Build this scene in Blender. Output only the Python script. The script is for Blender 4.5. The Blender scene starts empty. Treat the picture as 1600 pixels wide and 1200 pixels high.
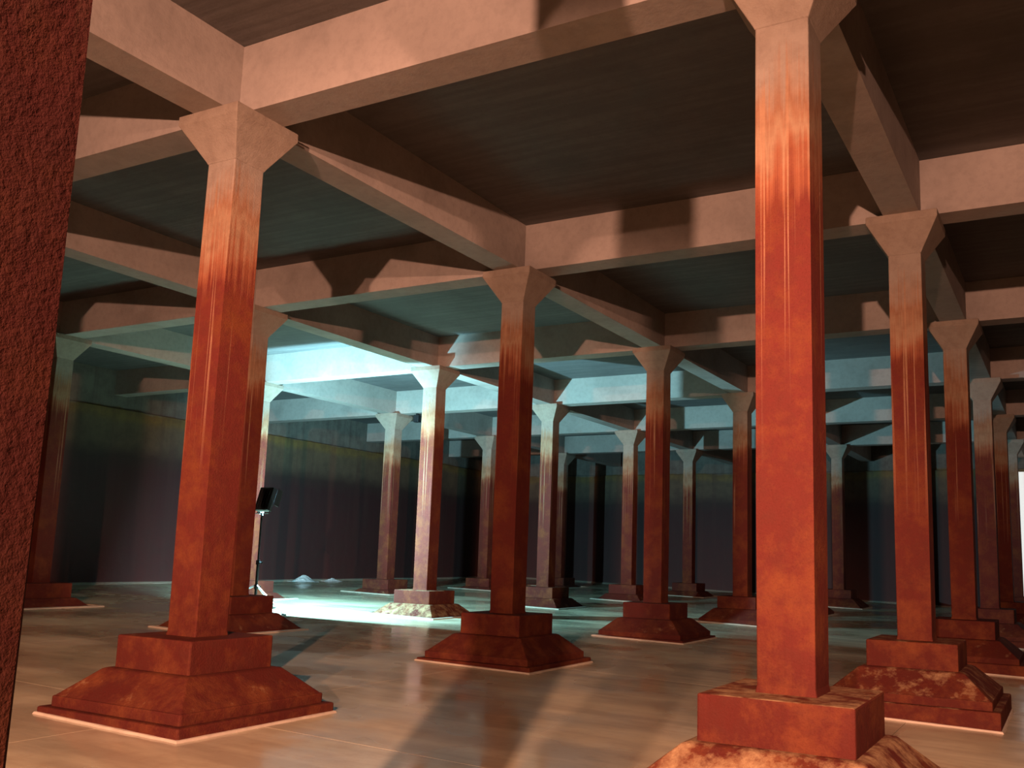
import bpy, bmesh, math, random
from mathutils import Vector, Matrix, noise
random.seed(7)
D = bpy.data
SC = bpy.context.scene
COL = SC.collection

# ------------------------------------------------------------------ camera
CAM = Vector((7.7591, -6.7917, 1.6441))
YAW, PITCH, ROLL, F = -0.50694, 0.14874, 0.03045, 1469.45
cam_d = D.cameras.new('camera'); cam = D.objects.new('camera', cam_d); COL.objects.link(cam)
fwd = Vector((math.sin(YAW)*math.cos(PITCH), math.cos(YAW)*math.cos(PITCH), math.sin(PITCH)))
r0 = Vector((math.cos(YAW), -math.sin(YAW), 0)); u0 = r0.cross(fwd)
rr = r0*math.cos(ROLL)+u0*math.sin(ROLL); uu = -r0*math.sin(ROLL)+u0*math.cos(ROLL)
m = Matrix((rr, uu, -fwd)).transposed().to_4x4(); m.translation = CAM
cam.matrix_world = m
cam_d.sensor_width = 36; cam_d.lens = F/1600*36
cam_d.shift_x = -59.96/1600; cam_d.shift_y = 49.75/1600
cam_d.clip_start = 0.05; cam_d.clip_end = 200
SC.camera = cam

# ------------------------------------------------------------------ world, view
w = D.worlds.new('world'); SC.world = w; w.use_nodes = True
w.node_tree.nodes['Background'].inputs[0].default_value = (0, 0, 0, 1)
w.node_tree.nodes['Background'].inputs[1].default_value = 0
vs = SC.view_settings
vs.view_transform = 'Standard'; vs.look = 'None'; vs.exposure = -0.65; vs.gamma = 1; vs.use_curve_mapping = False

# lamps of the place (their housings are built further down)
WARM_POS = Vector((8.5, -14.4, 4.1)); WARM_W = 21500; WARM_COL = (1.0, 0.49, 0.33)
WARM2_POS = Vector((9.35, -13.0, 5.3)); WARM2_W = 31000
COLD_POS = Vector((-8.55, 9.25, 2.72)); COLD_W = 13500; COLD_COL = (0.35, 0.82, 1.0)
COLD_AIM = Vector((-0.05, 0.93, -0.30)).normalized()

# ------------------------------------------------------------------ helpers
S = 6.0
def fz(x, y): return 0.0042*y - 0.0211*x
def new_obj(name, me, mat=None, parent=None, loc=(0, 0, 0)):
    o = D.objects.new(name, me); COL.objects.link(o); o.location = loc
    if parent: o.parent = parent
    if mat and me and not me.materials: me.materials.append(mat)
    return o
def mesh_from(bm, name, smooth=False):
    bmesh.ops.recalc_face_normals(bm, faces=bm.faces)
    me = D.meshes.new(name); bm.to_mesh(me); bm.free()
    if smooth:
        for p in me.polygons: p.use_smooth = True
    return me
def tag(o, label=None, cat=None, group=None, kind=None):
    if label: o['label'] = label
    if cat: o['category'] = cat
    if group: o['group'] = group
    if kind: o['kind'] = kind
    return o
def empty(name, loc, rz=0):
    o = D.objects.new(name, None); COL.objects.link(o); o.location = loc; o.rotation_euler.z = rz
    o.empty_display_size = .2
    return o
def box(bm, x0, x1, y0, y1, z0, z1):
    v = [bm.verts.new(p) for p in ((x0,y0,z0),(x1,y0,z0),(x1,y1,z0),(x0,y1,z0),(x0,y0,z1),(x1,y0,z1),(x1,y1,z1),(x0,y1,z1))]
    for f in ((0,3,2,1),(4,5,6,7),(0,1,5,4),(1,2,6,5),(2,3,7,6),(3,0,4,7)): bm.faces.new([v[i] for i in f])
def frusta(bm, prof):          # stacked square sections [(half, z), ...] as one closed solid
    rings = []
    for h, z in prof:
        rings.append([bm.verts.new((sx*h, sy*h, z)) for sx, sy in ((-1,-1),(1,-1),(1,1),(-1,1))])
    bm.faces.new(rings[0][::-1]); bm.faces.new(rings[-1])
    for a, b in zip(rings, rings[1:]):
        for i in range(4):
            j = (i+1) % 4; bm.faces.new((a[i], a[j], b[j], b[i]))
def bevel(bm, w, seg=2):
    bmesh.ops.bevel(bm, geom=list(bm.edges), offset=w, segments=seg, affect='EDGES', profile=.5)
def tube(bm, p, q, r0, r1=None, n=12):
    p, q = Vector(p), Vector(q); d = (q-p); L = d.length
    r1 = r0 if r1 is None else r1
    M = Matrix.Translation((p+q)/2) @ d.to_track_quat('Z', 'Y').to_matrix().to_4x4()
    bmesh.ops.create_cone(bm, cap_ends=True, segments=n, radius1=r0, radius2=r1, depth=L, matrix=M)

# ------------------------------------------------------------------ materials
class NT:
    def __init__(s, name):
        s.m = D.materials.new(name); s.m.use_nodes = True; s.t = s.m.node_tree
        s.b = s.t.nodes['Principled BSDF']
    def n(s, typ, **kw):
        x = s.t.nodes.new(typ)
        for k, v in kw.items(): setattr(x, k, v)
        return x
    def l(s, a, b): s.t.links.new(a, b)
    def val(s, inp, v):
        if hasattr(v, 'is_linked') or hasattr(v, 'links'): s.l(v, inp)
        else: inp.default_value = v
    def math(s, op, a, b=0.0, c=None, clamp=False):
        x = s.n('ShaderNodeMath', operation=op, use_clamp=clamp)
        s.val(x.inputs[0], a); s.val(x.inputs[1], b)
        if c is not None: s.val(x.inputs[2], c)
        return x.outputs[0]
    def pos(s):
        g = s.n('ShaderNodeNewGeometry'); sp = s.n('ShaderNodeSeparateXYZ'); s.l(g.outputs['Position'], sp.inputs[0])
        return g, sp
    def noise(s, vec, scale, detail=4, rough=.55, stretch=None):
        if stretch:
            mp = s.n('ShaderNodeMapping'); mp.inputs['Scale'].default_value = stretch; s.l(vec, mp.inputs[0]); vec = mp.outputs[0]
        x = s.n('ShaderNodeTexNoise'); x.inputs['Scale'].default_value = scale
        x.inputs['Detail'].default_value = detail; x.inputs['Roughness'].default_value = rough
        s.l(vec, x.inputs['Vector']); return x.outputs['Fac']
    def ramp(s, fac, stops, interp='LINEAR'):
        x = s.n('ShaderNodeValToRGB'); x.color_ramp.interpolation = interp
        e = x.color_ramp.elements
        while len(e) < len(stops): e.new(.5)
        for el, (p, c) in zip(e, stops):
            el.position = p; el.color = (c, c, c, 1) if isinstance(c, (int, float)) else (*c, 1)
        s.l(fac, x.inputs[0]); return x.outputs[0]
    def mix(s, fac, a, b, mode='MIX'):
        x = s.n('ShaderNodeMix', data_type='RGBA', blend_type=mode)
        s.val(x.inputs[0], fac)
        for inp, v in ((x.inputs[6], a), (x.inputs[7], b)):
            if isinstance(v, tuple): inp.default_value = (*v, 1)
            else: s.l(v, inp)
        return x.outputs[2]
    def base(s, c, damp=.6):     # damp concrete: all its tones taken down together
        s.l(s.mix(1.0, c, (damp, damp, damp), 'MULTIPLY'), s.b.inputs['Base Color'])
    def bump(s, h, strength, dist):
        x = s.n('ShaderNodeBump'); x.inputs['Strength'].default_value = strength; x.inputs['Distance'].default_value = dist
        s.l(h, x.inputs['Height']); s.l(x.outputs[0], s.b.inputs['Normal'])

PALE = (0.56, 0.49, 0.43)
def mat_concrete(name, col, board=None):
    k = NT(name); g, sp = k.pos(); P = g.outputs['Position']
    n1 = k.noise(P, .9, 5, .6); n2 = k.noise(P, 9, 5, .65)
    c = k.ramp(n1, [(.3, tuple(v*.74 for v in col)), (.5, col), (.72, tuple(min(1, v*1.12) for v in col))])
    c = k.mix(k.ramp(n2, [(.45, 0), (.75, .35)]), c, tuple(v*.55 for v in col))
    h = n2
    if board:
        nb = k.noise(P, 1.0, 3, .5, stretch=board)
        c = k.mix(k.ramp(nb, [(.42, .45), (.6, 0)]), c, tuple(v*.6 for v in col))
        h = k.math('ADD', k.math('MULTIPLY', nb, 2.0), n2)
    k.base(c); k.b.inputs['Roughness'].default_value = .85
    k.bump(h, .25, .02)
    return k.m

def mat_column():
    k = NT('iron_stained_concrete'); g, sp = k.pos(); P = g.outputs['Position']
    oi = k.n('ShaderNodeObjectInfo')
    lo = k.noise(P, 1.3, 3, .5)
    st = k.noise(P, 1.0, 4, .6, stretch=(34, 34, .35))          # vertical run-down streaks
    z = sp.outputs['Z']
    zz = k.math('ADD', z, k.math('MULTIPLY', k.math('SUBTRACT', lo, .5), 1.1))
    zz = k.math('ADD', zz, k.math('MULTIPLY', k.math('SUBTRACT', st, .5), .9))
    f = k.math('DIVIDE', zz, 6.5, clamp=True)
    T = lambda v: v/6.5
    c = k.ramp(f, [(0, (.105,.020,.014)), (T(.7), (.115,.022,.015)), (T(1.4), (.15,.030,.021)), (T(3.6), (.185,.036,.027)), (T(4.35), (.21,.043,.030)),
                   (T(4.6), (.42,.15,.075)), (T(4.85), (.52,.33,.20)), (T(5.08), (.45,.23,.13)), (T(5.28), (.50,.35,.25)), (T(5.5), (.50,.42,.34)), (1, (.47,.38,.29))])
    # pale lime runs between 3.2 m and 5.3 m
    run = k.noise(P, 1.0, 2, .4, stretch=(26, 26, .22))
    zone = k.ramp(f, [(T(2.4), 0), (T(3.3), .45), (T(4.2), .8), (T(5.2), .85), (T(5.5), 0)])
    rm = k.math('MULTIPLY', k.ramp(run, [(.60, 0), (.65, 1)]), zone)
    c = k.mix(rm, c, (.58, .33, .19))
    # mottling
    n2 = k.noise(P, 7, 6, .65)
    c = k.mix(k.ramp(n2, [(.42, 0), (.72, .5)]), c, k.mix(.5, c, (.10, .04, .025)))
    rust = k.noise(P, 2.2, 7, .72)
    low = k.ramp(f, [(T(.2), .8), (T(4.2), 1), (T(4.8), 0)])
    c = k.mix(k.math('MULTIPLY', k.ramp(rust, [(.46, 0), (.68, .75)]), low), c, (.27, .085, .028))
    gr = k.noise(P, 85, 3, .8)
    c = k.mix(k.math('MULTIPLY', k.ramp(gr, [(.52, 0), (.72, .45)]), low), c, (.08, .018, .012))
    # tan silt lying on ledges, drifted against the shaft
    nz = k.n('ShaderNodeSeparateXYZ'); k.l(g.outputs['True Normal'], nz.inputs[0])
    ns = k.noise(P, 4.5, 7, .7)
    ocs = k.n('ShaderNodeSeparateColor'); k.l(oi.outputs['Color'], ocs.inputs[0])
    amt = k.math('SUBTRACT', k.math('ADD', ns, k.math('MULTIPLY', ocs.outputs[1], .30)), .20)
    silt = k.math('MULTIPLY', k.ramp(nz.outputs['Z'], [(.66, 0), (.74, 1)]), k.ramp(amt, [(.48, 0), (.72, .9)]))
    c = k.mix(silt, c, (.50, .33, .17))
    shade = k.n('ShaderNodeCombineColor')
    for q in range(3): k.l(ocs.outputs[0], shade.inputs[q])
    c = k.mix(1.0, c, shade.outputs[0], 'MULTIPLY')  # per-column painted shade, multiplied over the whole stain colour
    k.base(c); k.b.inputs['Roughness'].default_value = .75; k.b.inputs['Specular IOR Level'].default_value = .08
    fine = k.noise(P, 60, 4, .7)
    k.bump(k.math('ADD', k.math('MULTIPLY', n2, 1.5), fine), .55, .012)
    return k.m

def mat_wall():
    k = NT('tide_marked_wall'); g, sp = k.pos(); P = g.outputs['Position']
    lo = k.noise(P, .8, 4, .6); n2 = k.noise(P, 2.6, 6, .65)
    vs_ = k.noise(P, 1.0, 3, .5, stretch=(5, 5, .25))
    zz = k.math('ADD', sp.outputs['Z'], k.math('MULTIPLY', k.math('SUBTRACT', lo, .5), .5))
    f = k.math('DIVIDE', zz, 7.2, clamp=True); T = lambda v: v/7.2
    c = k.ramp(f, [(0, (.105,.026,.022)), (T(1.0), (.09,.020,.018)), (T(3.9), (.058,.013,.014)), (T(4.3), (.055,.024,.018)), (T(4.75), (.15,.10,.06)),
                   (T(5.35), (.19,.13,.07)), (T(5.55), (.27,.17,.05)), (T(5.74), (.25,.15,.04)), (T(5.82), (.24,.21,.17)), (1, (.27,.24,.20))])
    c = k.mix(k.ramp(n2, [(.40, 0), (.7, .75)]), c, k.mix(.6, c, (.05, .025, .02)))
    c = k.mix(k.ramp(vs_, [(.45, 0), (.75, .4)]), c, (.09, .035, .028))
    k.base(c); k.b.inputs['Roughness'].default_value = .75
    k.bump(n2, .4, .03)
    return k.m

def mat_floor():
    k = NT('damp_silted_floor'); g, sp = k.pos(); P = g.outputs['Position']
    oi = k.n('ShaderNodeObjectInfo')
    n1 = k.noise(P, .55, 5, .6); n2 = k.noise(P, 5, 6, .7)
    sw = k.noise(P, 1.0, 4, .6, stretch=(.35, 1.6, 1))          # swept silt bands
    c = k.ramp(n1, [(.3, (.62,.55,.36)), (.5, (.82,.73,.48)), (.7, (.88,.80,.56))])
    c = k.mix(k.ramp(sw, [(.42, .55), (.6, 0)]), c, (.44, .36, .25))
    c = k.mix(k.ramp(n2, [(.5, 0), (.8, .35)]), c, (.42, .26, .16))
    k.base(c)
    wet = k.noise(P, .42, 3, .5)
    r = k.ramp(wet, [(.38, .5), (.5, .24), (.62, .1)])
    k.l(r, k.b.inputs['Roughness'])
    k.b.inputs['Specular IOR Level'].default_value = .5
    k.bump(k.math('ADD', n2, k.math('MULTIPLY', sw, .5)), .06, .01)
    return k.m

def plain(name, col, rough=.5, metal=0, emit=0, ecol=None, nscale=30):
    k = NT(name); g, sp = k.pos()
    n = k.noise(g.outputs['Position'], nscale, 4)
    k.l(k.ramp(n, [(.3, tuple(v*.8 for v in col)), (.7, col)]), k.b.inputs['Base Color'])
    k.b.inputs['Roughness'].default_value = rough; k.b.inputs['Metallic'].default_value = metal
    if emit:
        k.b.inputs['Emission Color'].default_value = (*(ecol or col), 1); k.b.inputs['Emission Strength'].default_value = emit
    return k.m

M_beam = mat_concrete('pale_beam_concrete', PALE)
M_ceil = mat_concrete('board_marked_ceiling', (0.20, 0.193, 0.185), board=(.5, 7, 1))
M_col = mat_column(); M_wall = mat_wall(); M_floor = mat_floor()
M_joint = plain('dark_joint', (.07, .05, .04), .6)
M_lime = plain('lime_skirt', (.44, .37, .28), .6, nscale=6)
M_black = plain('black_enamel', (.015, .015, .017), .45)
M_steel = plain('scuffed_steel', (.35, .35, .36), .35, .9)
M_plastic = plain('white_sheeting', (.75, .74, .72), .35)
M_screen = plain('lit_white_screen', (.9, .9, .88), .6, emit=1.0, ecol=(1.0, .98, .92))
M_glass_cold = plain('cold_lamp_glass', (.8, .9, .95), .2, emit=6, ecol=COLD_COL)
M_glass_warm = plain('warm_lamp_glass', (.9, .7, .5), .2, emit=6, ecol=WARM_COL)

# ------------------------------------------------------------------ room shell
XL, XR, YF, YB = -18.0, 18.0, -18.0, 36.0
ZC, ZB, BW = 6.95, 6.19, 0.22
# floor: sub-base and cast slabs
def sheared_box(bm, x0, x1, y0, y1, top, th):
    P = []
    for z in (top-th, top):
        for x, y in ((x0,y0),(x1,y0),(x1,y1),(x0,y1)): P.append(bm.verts.new((x, y, z+fz(x, y))))
    for f in ((0,3,2,1),(4,5,6,7),(0,1,5,4),(1,2,6,5),(2,3,7,6),(3,0,4,7)): bm.faces.new([P[i] for i in f])
bm = bmesh.new(); sheared_box(bm, XL-.6, XR+.6, YF-.6, YB+.6, -.02, .3)
floor = tag(new_obj('floor', mesh_from(bm, 'floor'), M_joint), kind='structure', label='damp tan concrete floor with dark joints between cast slabs')
bm = bmesh.new(); h = S/2-.0035; sheared_box(bm, -h, h, -h, h, 0, .06)
slab_me = mesh_from(bm, 'floor_slab'); slab_me.materials.append(M_floor)
for i in range(-3, 6):
    for j in range(-3, 3):
        x, y = (j+.5)*S, (i+.5)*S
        new_obj('floor_slab', slab_me, None, floor, (x, y, fz(x, y)))
# ceiling with cast beams
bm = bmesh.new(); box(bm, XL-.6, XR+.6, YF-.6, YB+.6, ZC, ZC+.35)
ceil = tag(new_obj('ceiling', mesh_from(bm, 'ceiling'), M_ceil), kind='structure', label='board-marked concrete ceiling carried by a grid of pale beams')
def beam_mesh(L, along):
    bm = bmesh.new()
    if along == 'x': box(bm, -L/2, L/2, -BW, BW, ZB, ZC)
    else: box(bm, -BW, BW, -L/2, L/2, ZB, ZC)
    me = mesh_from(bm, 'beam_'+along); me.materials.append(M_beam); return me
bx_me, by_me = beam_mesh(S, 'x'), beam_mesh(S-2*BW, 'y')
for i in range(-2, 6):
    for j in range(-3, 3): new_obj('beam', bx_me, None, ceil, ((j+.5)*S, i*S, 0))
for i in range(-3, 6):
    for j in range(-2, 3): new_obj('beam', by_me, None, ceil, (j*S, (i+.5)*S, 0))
# walls: lower tank wall steps forward below the ledge at 5.8 m
def wall(name, x0, x1, y0, y1, nx, ny, label):
    bm = bmesh.new(); box(bm, x0, x1, y0, y1, -1, ZC)
    o = tag(new_obj(name, mesh_from(bm, name), M_wall), kind='structure', label=label)
    t = .10; bm = bmesh.new()
    box(bm, x0+min(nx,0)*t, x1+max(nx,0)*t, y0+min(ny,0)*t, y1+max(ny,0)*t, -1, 5.78)
    bevel(bm, .02, 1)
    new_obj('lower_lining', mesh_from(bm, 'lower_lining'), M_wall, o)
    return o
wall('wall_left', XL-.5, XL, YF, YB, 1, 0, 'dark maroon tank wall with an olive tide mark under the ceiling')
wall('wall_back', XL, XR, YB, YB+.5, 0, -1, 'far tank wall, greenish above the tide mark and dark below')
wall('wall_right', XR, XR+.5, YF, YB, -1, 0, 'tank wall beyond the right-hand column rows')
wall('wall_front', XL, XR, YF-.5, YF, 0, 1, 'tank wall behind the viewpoint')
# pale lime fillet where wall meets floor
def fillet(name, along, label):
    bm = bmesh.new(); n = 28; rings = []
    for k in range(n+1):
        t = k/n
        if along == 'left': x, y, dx, dy = XL+.1, YF+.1+(YB-YF-.2)*t, 1, 0
        else: x, y, dx, dy = XL+.1+(XR-XL-.2)*t, YB-.1, 0, -1
        a = .16+.05*noise.noise((x*.7, y*.7, 2)); hgt = .06+.025*noise.noise((x*1.3, y*1.3, 5)); b = fz(x, y)
        rings.append([bm.verts.new((x-dx*.02, y-dy*.02, b-.05)), bm.verts.new((x-dx*.02, y-dy*.02, b+hgt)),
                      bm.verts.new((x+dx*a*.4, y+dy*a*.4, b+hgt*.6)), bm.verts.new((x+dx*a, y+dy*a, b+.004)), bm.verts.new((x+dx*a, y+dy*a, b-.05))])
    for a, b in zip(rings, rings[1:]):
        for q in range(5): bm.faces.new((a[q], a[(q+1) % 5], b[(q+1) % 5], b[q]))
    bm.faces.new(rings[0]); bm.faces.new(rings[-1][::-1])
    tag(new_obj(name, mesh_from(bm, name), M_lime), kind='structure', label=label)
fillet('baseboard_left', 'left', 'pale lime fillet along the foot of the left wall')
fillet('baseboard_back', 'back', 'pale lime fillet along the foot of the far wall')

# ------------------------------------------------------------------ columns
def cmesh(name, prof, bev=0.0, mat=M_col):
    bm = bmesh.new(); frusta(bm, prof)
    if bev: bevel(bm, bev)
    me = mesh_from(bm, name); me.materials.append(mat); return me
WS, ZP, ZBB, ZS = .203, .762, .452, 5.72
def shaft_mesh():
    bm = bmesh.new(); frusta(bm, [(WS+.01, ZP-.03), (WS+.01, ZP), (WS, ZP+.05), (WS, 2), (WS, 3.2), (WS, 4.5), (WS, ZS+.01)])
    es = [e for e in bm.edges if abs(e.verts[0].co.z-e.verts[1].co.z) > .02]
    bmesh.ops.bevel(bm, geom=es, offset=.014, segments=2, affect='EDGES', profile=.5)
    me = mesh_from(bm, 'shaft'); me.materials.append(M_col); return me
PARTS = [('base_slab', cmesh('base_slab', [(.985, -.45), (.985, .09)], .02)),
         ('base_step', cmesh('base_step', [(.90, .07), (.90, .19)], .02)),
         ('sloped_footing', cmesh('sloped_footing', [(.885, .16), (.885, .185), (.60, ZBB-.012), (.56, ZBB)], .012)),
         ('plinth_block', cmesh('plinth_block', [(.522, ZBB-.04), (.522, ZP)], .016)),
         ('shaft', shaft_mesh()),
         ('capital', cmesh('capital', [(WS+.004, ZS-.02), (WS+.012, ZS), (.425, 6.07), (.44, 6.09), (.44, ZB+.002)], .008))]
def skirt_mesh():
    bm = bmesh.new(); o = []; n = 48
    def sq(t, h):
        t = (t % 1)*4; s = int(t); f = (t-s)*2-1
        return [(f*h, -h), (h, f*h), (-f*h, h), (-h, -f*h)][s]
    rings = []
    for k in range(n):
        x0, y0 = sq(k/n, .95); e = 1.015+.02*noise.noise((k*.9, 3.3, 1.7)); x1, y1 = sq(k/n, e)
        rings.append([bm.verts.new((x0, y0, fz(x0, y0)+.03)), bm.verts.new((x1*.985, y1*.985, fz(x1, y1)+.02)), bm.verts.new((x1, y1, fz(x1, y1)-.01))])
    for k in range(n):
        a, b = rings[k], rings[(k+1) % n]
        for q in range(2): bm.faces.new((a[q], b[q], b[q+1], a[q+1]))
    me = mesh_from(bm, 'lime_skirt'); me.materials.append(M_lime); return me
skirt = skirt_mesh()
G = 'square columns of the cistern'
PAINTED_SHADE = {(-1, 1): .2}                      # shade put into that column's colour, which the lamps leave too bright
SILT = {(0, 1): .85, (1, 1): .62, (2, -1): .8, (0, 0): .25, (1, 0): .1}   # how much silt lies on the ledges
LAB = {
 (-1, 1): 'rough dark red column filling the left edge, close to the viewpoint',
 (0, 0): 'red stained square column with its whole stepped base, left foreground',
 (0, 1): 'tallest bright orange-red column with pale drip streaks, right foreground',
 (1, -2): 'mostly hidden column in shadow beside the near rough red column',
 (1, -1): 'red column directly behind the left foreground column, lamp stand behind it',
 (1, 0): 'red column in the middle of the picture on a wide stepped base',
 (1, 1): 'red column just right of the tall drip-streaked foreground column',
 (2, -2): 'column seen as a thin white sliver behind the lamp stand',
 (2, -1): 'column with a glaring white lit face, nearest to the floodlight',
 (2, 0): 'red column second in line behind the middle column, right of it',
 (2, 1): 'second red column in the row at the right edge',
 (3, -2): 'slim mauve column left of the glaring white one, near the dark wall',
 (3, -1): 'lavender lit column just right of the middle column',
 (3, 0): 'dim mauve-brown column just left of the tall drip-streaked column',
 (3, 1): 'third dim red column in the row at the right edge',
 (4, -2): 'slim grey column half hidden left of the middle column',
 (4, -1): 'slim pale column close on the left of the second red column in line',
 (4, 0): 'far column hidden behind the tall drip-streaked foreground column',
 (4, 1): 'fourth column in the row at the right edge, almost lost in the dark',
 (5, -2): 'thin far column sliver just right of the lavender lit column',
 (5, -1): 'far thin black column silhouette before the greenish tide mark',
 (5, 0): 'far column with pale upper half just right of the tall drip-streaked column',
 (5, 1): 'farthest column of the right edge row, beside the white screen',
}
LAB_OUT = {(0, -1): 'column next on the left of the left foreground column, outside the view',
 (-1, 0): 'column left of the near rough red column, outside the view',
 (-1, 2): 'first column of the row beyond the right edge, level with the viewpoint',
 (0, 2): 'second column of the row beyond the right edge', (1, 2): 'third column of the row beyond the right edge',
 (2, 2): 'fourth column of the row beyond the right edge', (3, 2): 'fifth column of the row beyond the right edge',
 (4, 2): 'sixth column of the row beyond the right edge', (5, 2): 'last column of the row beyond the right edge'}
SEEN = set(LAB); LAB.update(LAB_OUT)
for (i, j) in sorted(LAB):
    e = empty('column', (j*S, i*S, 0))
    tag(e, LAB[(i, j)], 'column', G, 'thing')
    for n, me in PARTS:
        p = new_obj(n, me, None, e); p.color = (PAINTED_SHADE.get((i, j), 1.0), SILT.get((i, j), .3), 0, 1)
    if (i, j) in SEEN: new_obj('lime_skirt', skirt, None, e, (0, 0, fz(j*S, i*S)))

# ------------------------------------------------------------------ floodlights on tripod stands
def floodlight(pos, aim, glass, label, stand_label, head=(.40, .16, .56), flaps=()):
    W, Dp, Hh = head; q = aim.to_track_quat('Y', 'Z')
    foot = pos + q @ Vector((0, -Dp*.75, -Hh*.5-.06))          # underside of the yoke rests on the stand
    x, y, zy = foot; g = fz(x, y)
    st = tag(empty('light_stand', (x, y, g)), stand_label, 'light stand')
    H = zy-g-.013
    bm = bmesh.new(); tube(bm, (0,0,.28), (0,0,H*.5), .032); new_obj('lower_tube', mesh_from(bm, 'lower_tube'), M_black, st)
    bm = bmesh.new(); tube(bm, (0,0,H*.48), (0,0,H), .022); new_obj('upper_tube', mesh_from(bm, 'upper_tube'), M_black, st)
    for zc in (.55, H*.5):
        bm = bmesh.new(); tube(bm, (0,0,zc-.05), (0,0,zc+.05), .048)
        c = new_obj('clamp_collar', mesh_from(bm, 'clamp_collar'), M_black, st)
        bm = bmesh.new(); tube(bm, (.04,0,zc), (.12,0,zc), .014); tube(bm, (.12,0,zc-.03), (.12,0,zc+.03), .016)
        new_obj('clamp_knob', mesh_from(bm, 'clamp_knob'), M_black, c)
    for k in range(3):
        a = -.15+k*2.0944; dx, dy = math.cos(a), math.sin(a); R_ = 1.05
        fl = fz(dx*R_, dy*R_)
        bm = bmesh.new(); tube(bm, (dx*.03, dy*.03, .58), (dx*R_, dy*R_, fl+.03), .017, n=8)
        tube(bm, (dx*.03, dy*.03, .30), (dx*R_*.52, dy*R_*.52, .32), .011, n=8)
        lg = new_obj('tripod_leg', mesh_from(bm, 'tripod_leg'), M_steel, st)
        bm = bmesh.new(); tube(bm, (dx*(R_-.04), dy*(R_-.04), fl+.012), (dx*(R_+.08), dy*(R_+.08), fl+.018), .022, n=8)
        new_obj('rubber_foot', mesh_from(bm, 'rubber_foot'), M_black, lg)
    # head
    hd = tag(empty('floodlight', pos), label, 'floodlight')
    hd.rotation_mode = 'QUATERNION'; hd.rotation_quaternion = q
    bm = bmesh.new(); frusta(bm, [(.5, -.5), (.5, .5)])
    bmesh.ops.scale(bm, vec=(W, Dp, Hh), verts=bm.verts); bevel(bm, .02); bmesh.ops.translate(bm, vec=(0, -Dp*.75, 0), verts=bm.verts)
    new_obj('housing', mesh_from(bm, 'housing'), M_black, hd)
    bm = bmesh.new(); box(bm, -W*.44, W*.44, -Dp*.26, -Dp*.22, -Hh*.44, Hh*.44)
    new_obj('front_glass', mesh_from(bm, 'front_glass'), glass, hd)
    for k in range(5):
        xx = (k-2)*W*.18
        bm = bmesh.new(); box(bm, xx-.008, xx+.008, -Dp*1.25-.03, -Dp*1.2, -Hh*.4, Hh*.4)
        new_obj('cooling_fin', mesh_from(bm, 'cooling_fin'), M_black, hd)
    for fx, fy, z0_, z1_ in flaps:  # added side flaps, shaped only to cut off the lamp's light
        bm = bmesh.new(); box(bm, fx-.003, fx+.003, -Dp*.3, fy, z0_, z1_); new_obj('added_flap', mesh_from(bm, 'added_flap'), M_black, hd)
    bm = bmesh.new()
    for sx in (-1, 1): tube(bm, (sx*(W*.5+.02), -Dp*.75, 0), (sx*(W*.5+.02), -Dp*.75, -Hh*.5-.06), .012, n=8)
    tube(bm, (-W*.5-.03, -Dp*.75, -Hh*.5-.06), (W*.5+.03, -Dp*.75, -Hh*.5-.06), .012, n=8)
    new_obj('yoke', mesh_from(bm, 'yoke'), M_steel, hd)
    return hd
def spot(name, pos, aim, power, col, angle, blend, radius, parent=None):
    L = D.lights.new(name, 'SPOT'); L.energy = power; L.color = col; L.spot_size = angle; L.spot_blend = blend; L.shadow_soft_size = radius
    o = D.objects.new(name, L); COL.objects.link(o); o.location = pos
    o.rotation_mode = 'QUATERNION'; o.rotation_quaternion = aim.to_track_quat('-Z', 'Y')
    return o
floodlight(COLD_POS, COLD_AIM, M_glass_cold, 'black floodlight head seen from behind, on a thin stand by the bright floor',
           'thin black tripod stand holding the cold floodlight', flaps=((-.215, .155, -.30, .30), (.215, .118, -.10, .30)))
spot('cold_flood_lamp', COLD_POS+COLD_AIM*.03, COLD_AIM, COLD_W, COLD_COL, math.radians(170), .08, .05)
wa = Vector((-.36, .92, .12)).normalized()
floodlight(WARM_POS, wa, M_glass_warm, 'black floodlight head with a warm lamp, behind the viewpoint', 'tall black tripod stand behind the viewpoint')
spot('warm_flood_lamp', WARM_POS+wa*.03, wa, WARM_W, WARM_COL, math.radians(84), .45, .08)

wb = (Vector((2.6, -1.0, -.4))-WARM2_POS).normalized()
floodlight(WARM2_POS, wb, M_glass_warm, 'second warm floodlight head, tilted down, behind the viewpoint', 'tallest black tripod stand behind the viewpoint')
spot('warm_floor_lamp', WARM2_POS+wb*.03, wb, WARM2_W, WARM_COL, math.radians(59), .6, .07)

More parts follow.
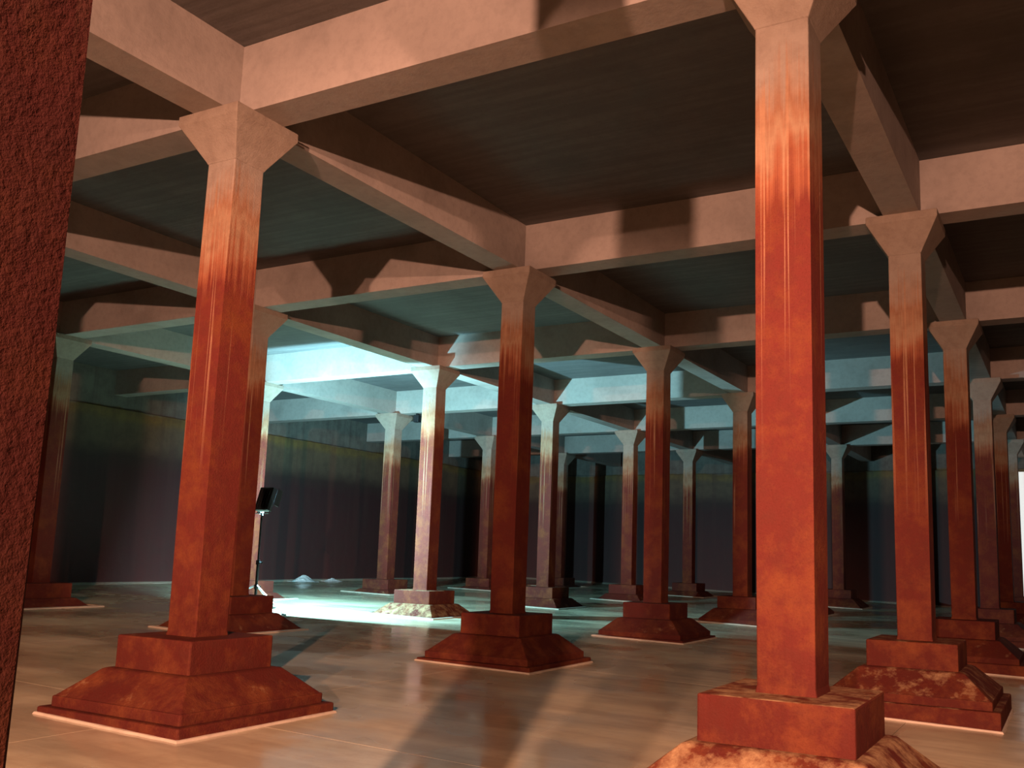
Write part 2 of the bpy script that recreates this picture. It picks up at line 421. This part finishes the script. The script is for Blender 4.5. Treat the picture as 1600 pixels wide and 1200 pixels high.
# ------------------------------------------------------------------ small things
def lump(name, loc, sx, sy, sz, seed, label):
    bm = bmesh.new(); bmesh.ops.create_grid(bm, x_segments=22, y_segments=22, size=1)
    for v in bm.verts:
        x, y = v.co.x, v.co.y; r = max(abs(x), abs(y))
        hgt = max(0, 1-math.hypot(x, y)**1.2)
        cr = noise.ridged_multi_fractal((x*1.8+seed, y*1.8, seed), .8, 2.1, 3, .9, 1.6)*.35
        wob = 1+.18*noise.noise((x*2, y*2, seed+9))
        v.co = Vector((x*sx*wob, y*sy*wob, sz*(hgt*(.45+cr)+.03*(1-r)) + fz(x*sx, y*sy)+.012))
    me = mesh_from(bm, name); o = new_obj(name, me, M_plastic, None, loc)
    md = o.modifiers.new('thickness', 'SOLIDIFY'); md.thickness = .008; md.offset = 0
    return tag(o, label, 'sheeting', 'scraps of white sheeting by the wall')
lump('crumpled_sheeting', (-17.35, 19.9, fz(-17.35, 19.9)), .30, .50, .30, 1.3, 'larger crumpled white scrap of sheeting at the foot of the left wall')
lump('crumpled_sheeting', (-17.3, 21.4, fz(-17.3, 21.4)), .24, .34, .14, 4.1, 'smaller flatter white scrap of sheeting at the foot of the left wall')

sp = tag(empty('loudspeaker', (-11.0, 17.95, 6.02)), 'small black box hung under the beam left of the glaring white column', 'loudspeaker')
bm = bmesh.new(); box(bm, -.10, .10, -.09, .09, -.12, .12); bevel(bm, .015); new_obj('cabinet', mesh_from(bm, 'cabinet'), M_black, sp)
bm = bmesh.new(); box(bm, -.08, .08, -.098, -.088, -.10, .10); new_obj('grille', mesh_from(bm, 'grille'), M_black, sp)
bm = bmesh.new(); box(bm, -.03, .03, -.05, .05, .11, .168); new_obj('bracket', mesh_from(bm, 'bracket'), M_black, sp)

sc = tag(empty('projection_screen', (7.4, 35.6, fz(7.4, 35.6))), 'tall glowing white screen cut off by the right edge, before the far wall', 'screen')
z0 = .25
bm = bmesh.new(); box(bm, -1.52, 1.52, -.03, .03, z0, 5.62); new_obj('screen_sheet', mesh_from(bm, 'screen_sheet'), M_screen, sc)
for xx in (-1.54, 1.54):
    bm = bmesh.new(); box(bm, xx-.02, xx+.02, .035, .09, 0, 5.62); new_obj('upright', mesh_from(bm, 'upright'), M_black, sc)
bm = bmesh.new(); box(bm, -1.56, 1.56, .035, .09, 5.56, 5.62); new_obj('top_rail', mesh_from(bm, 'top_rail'), M_black, sc)
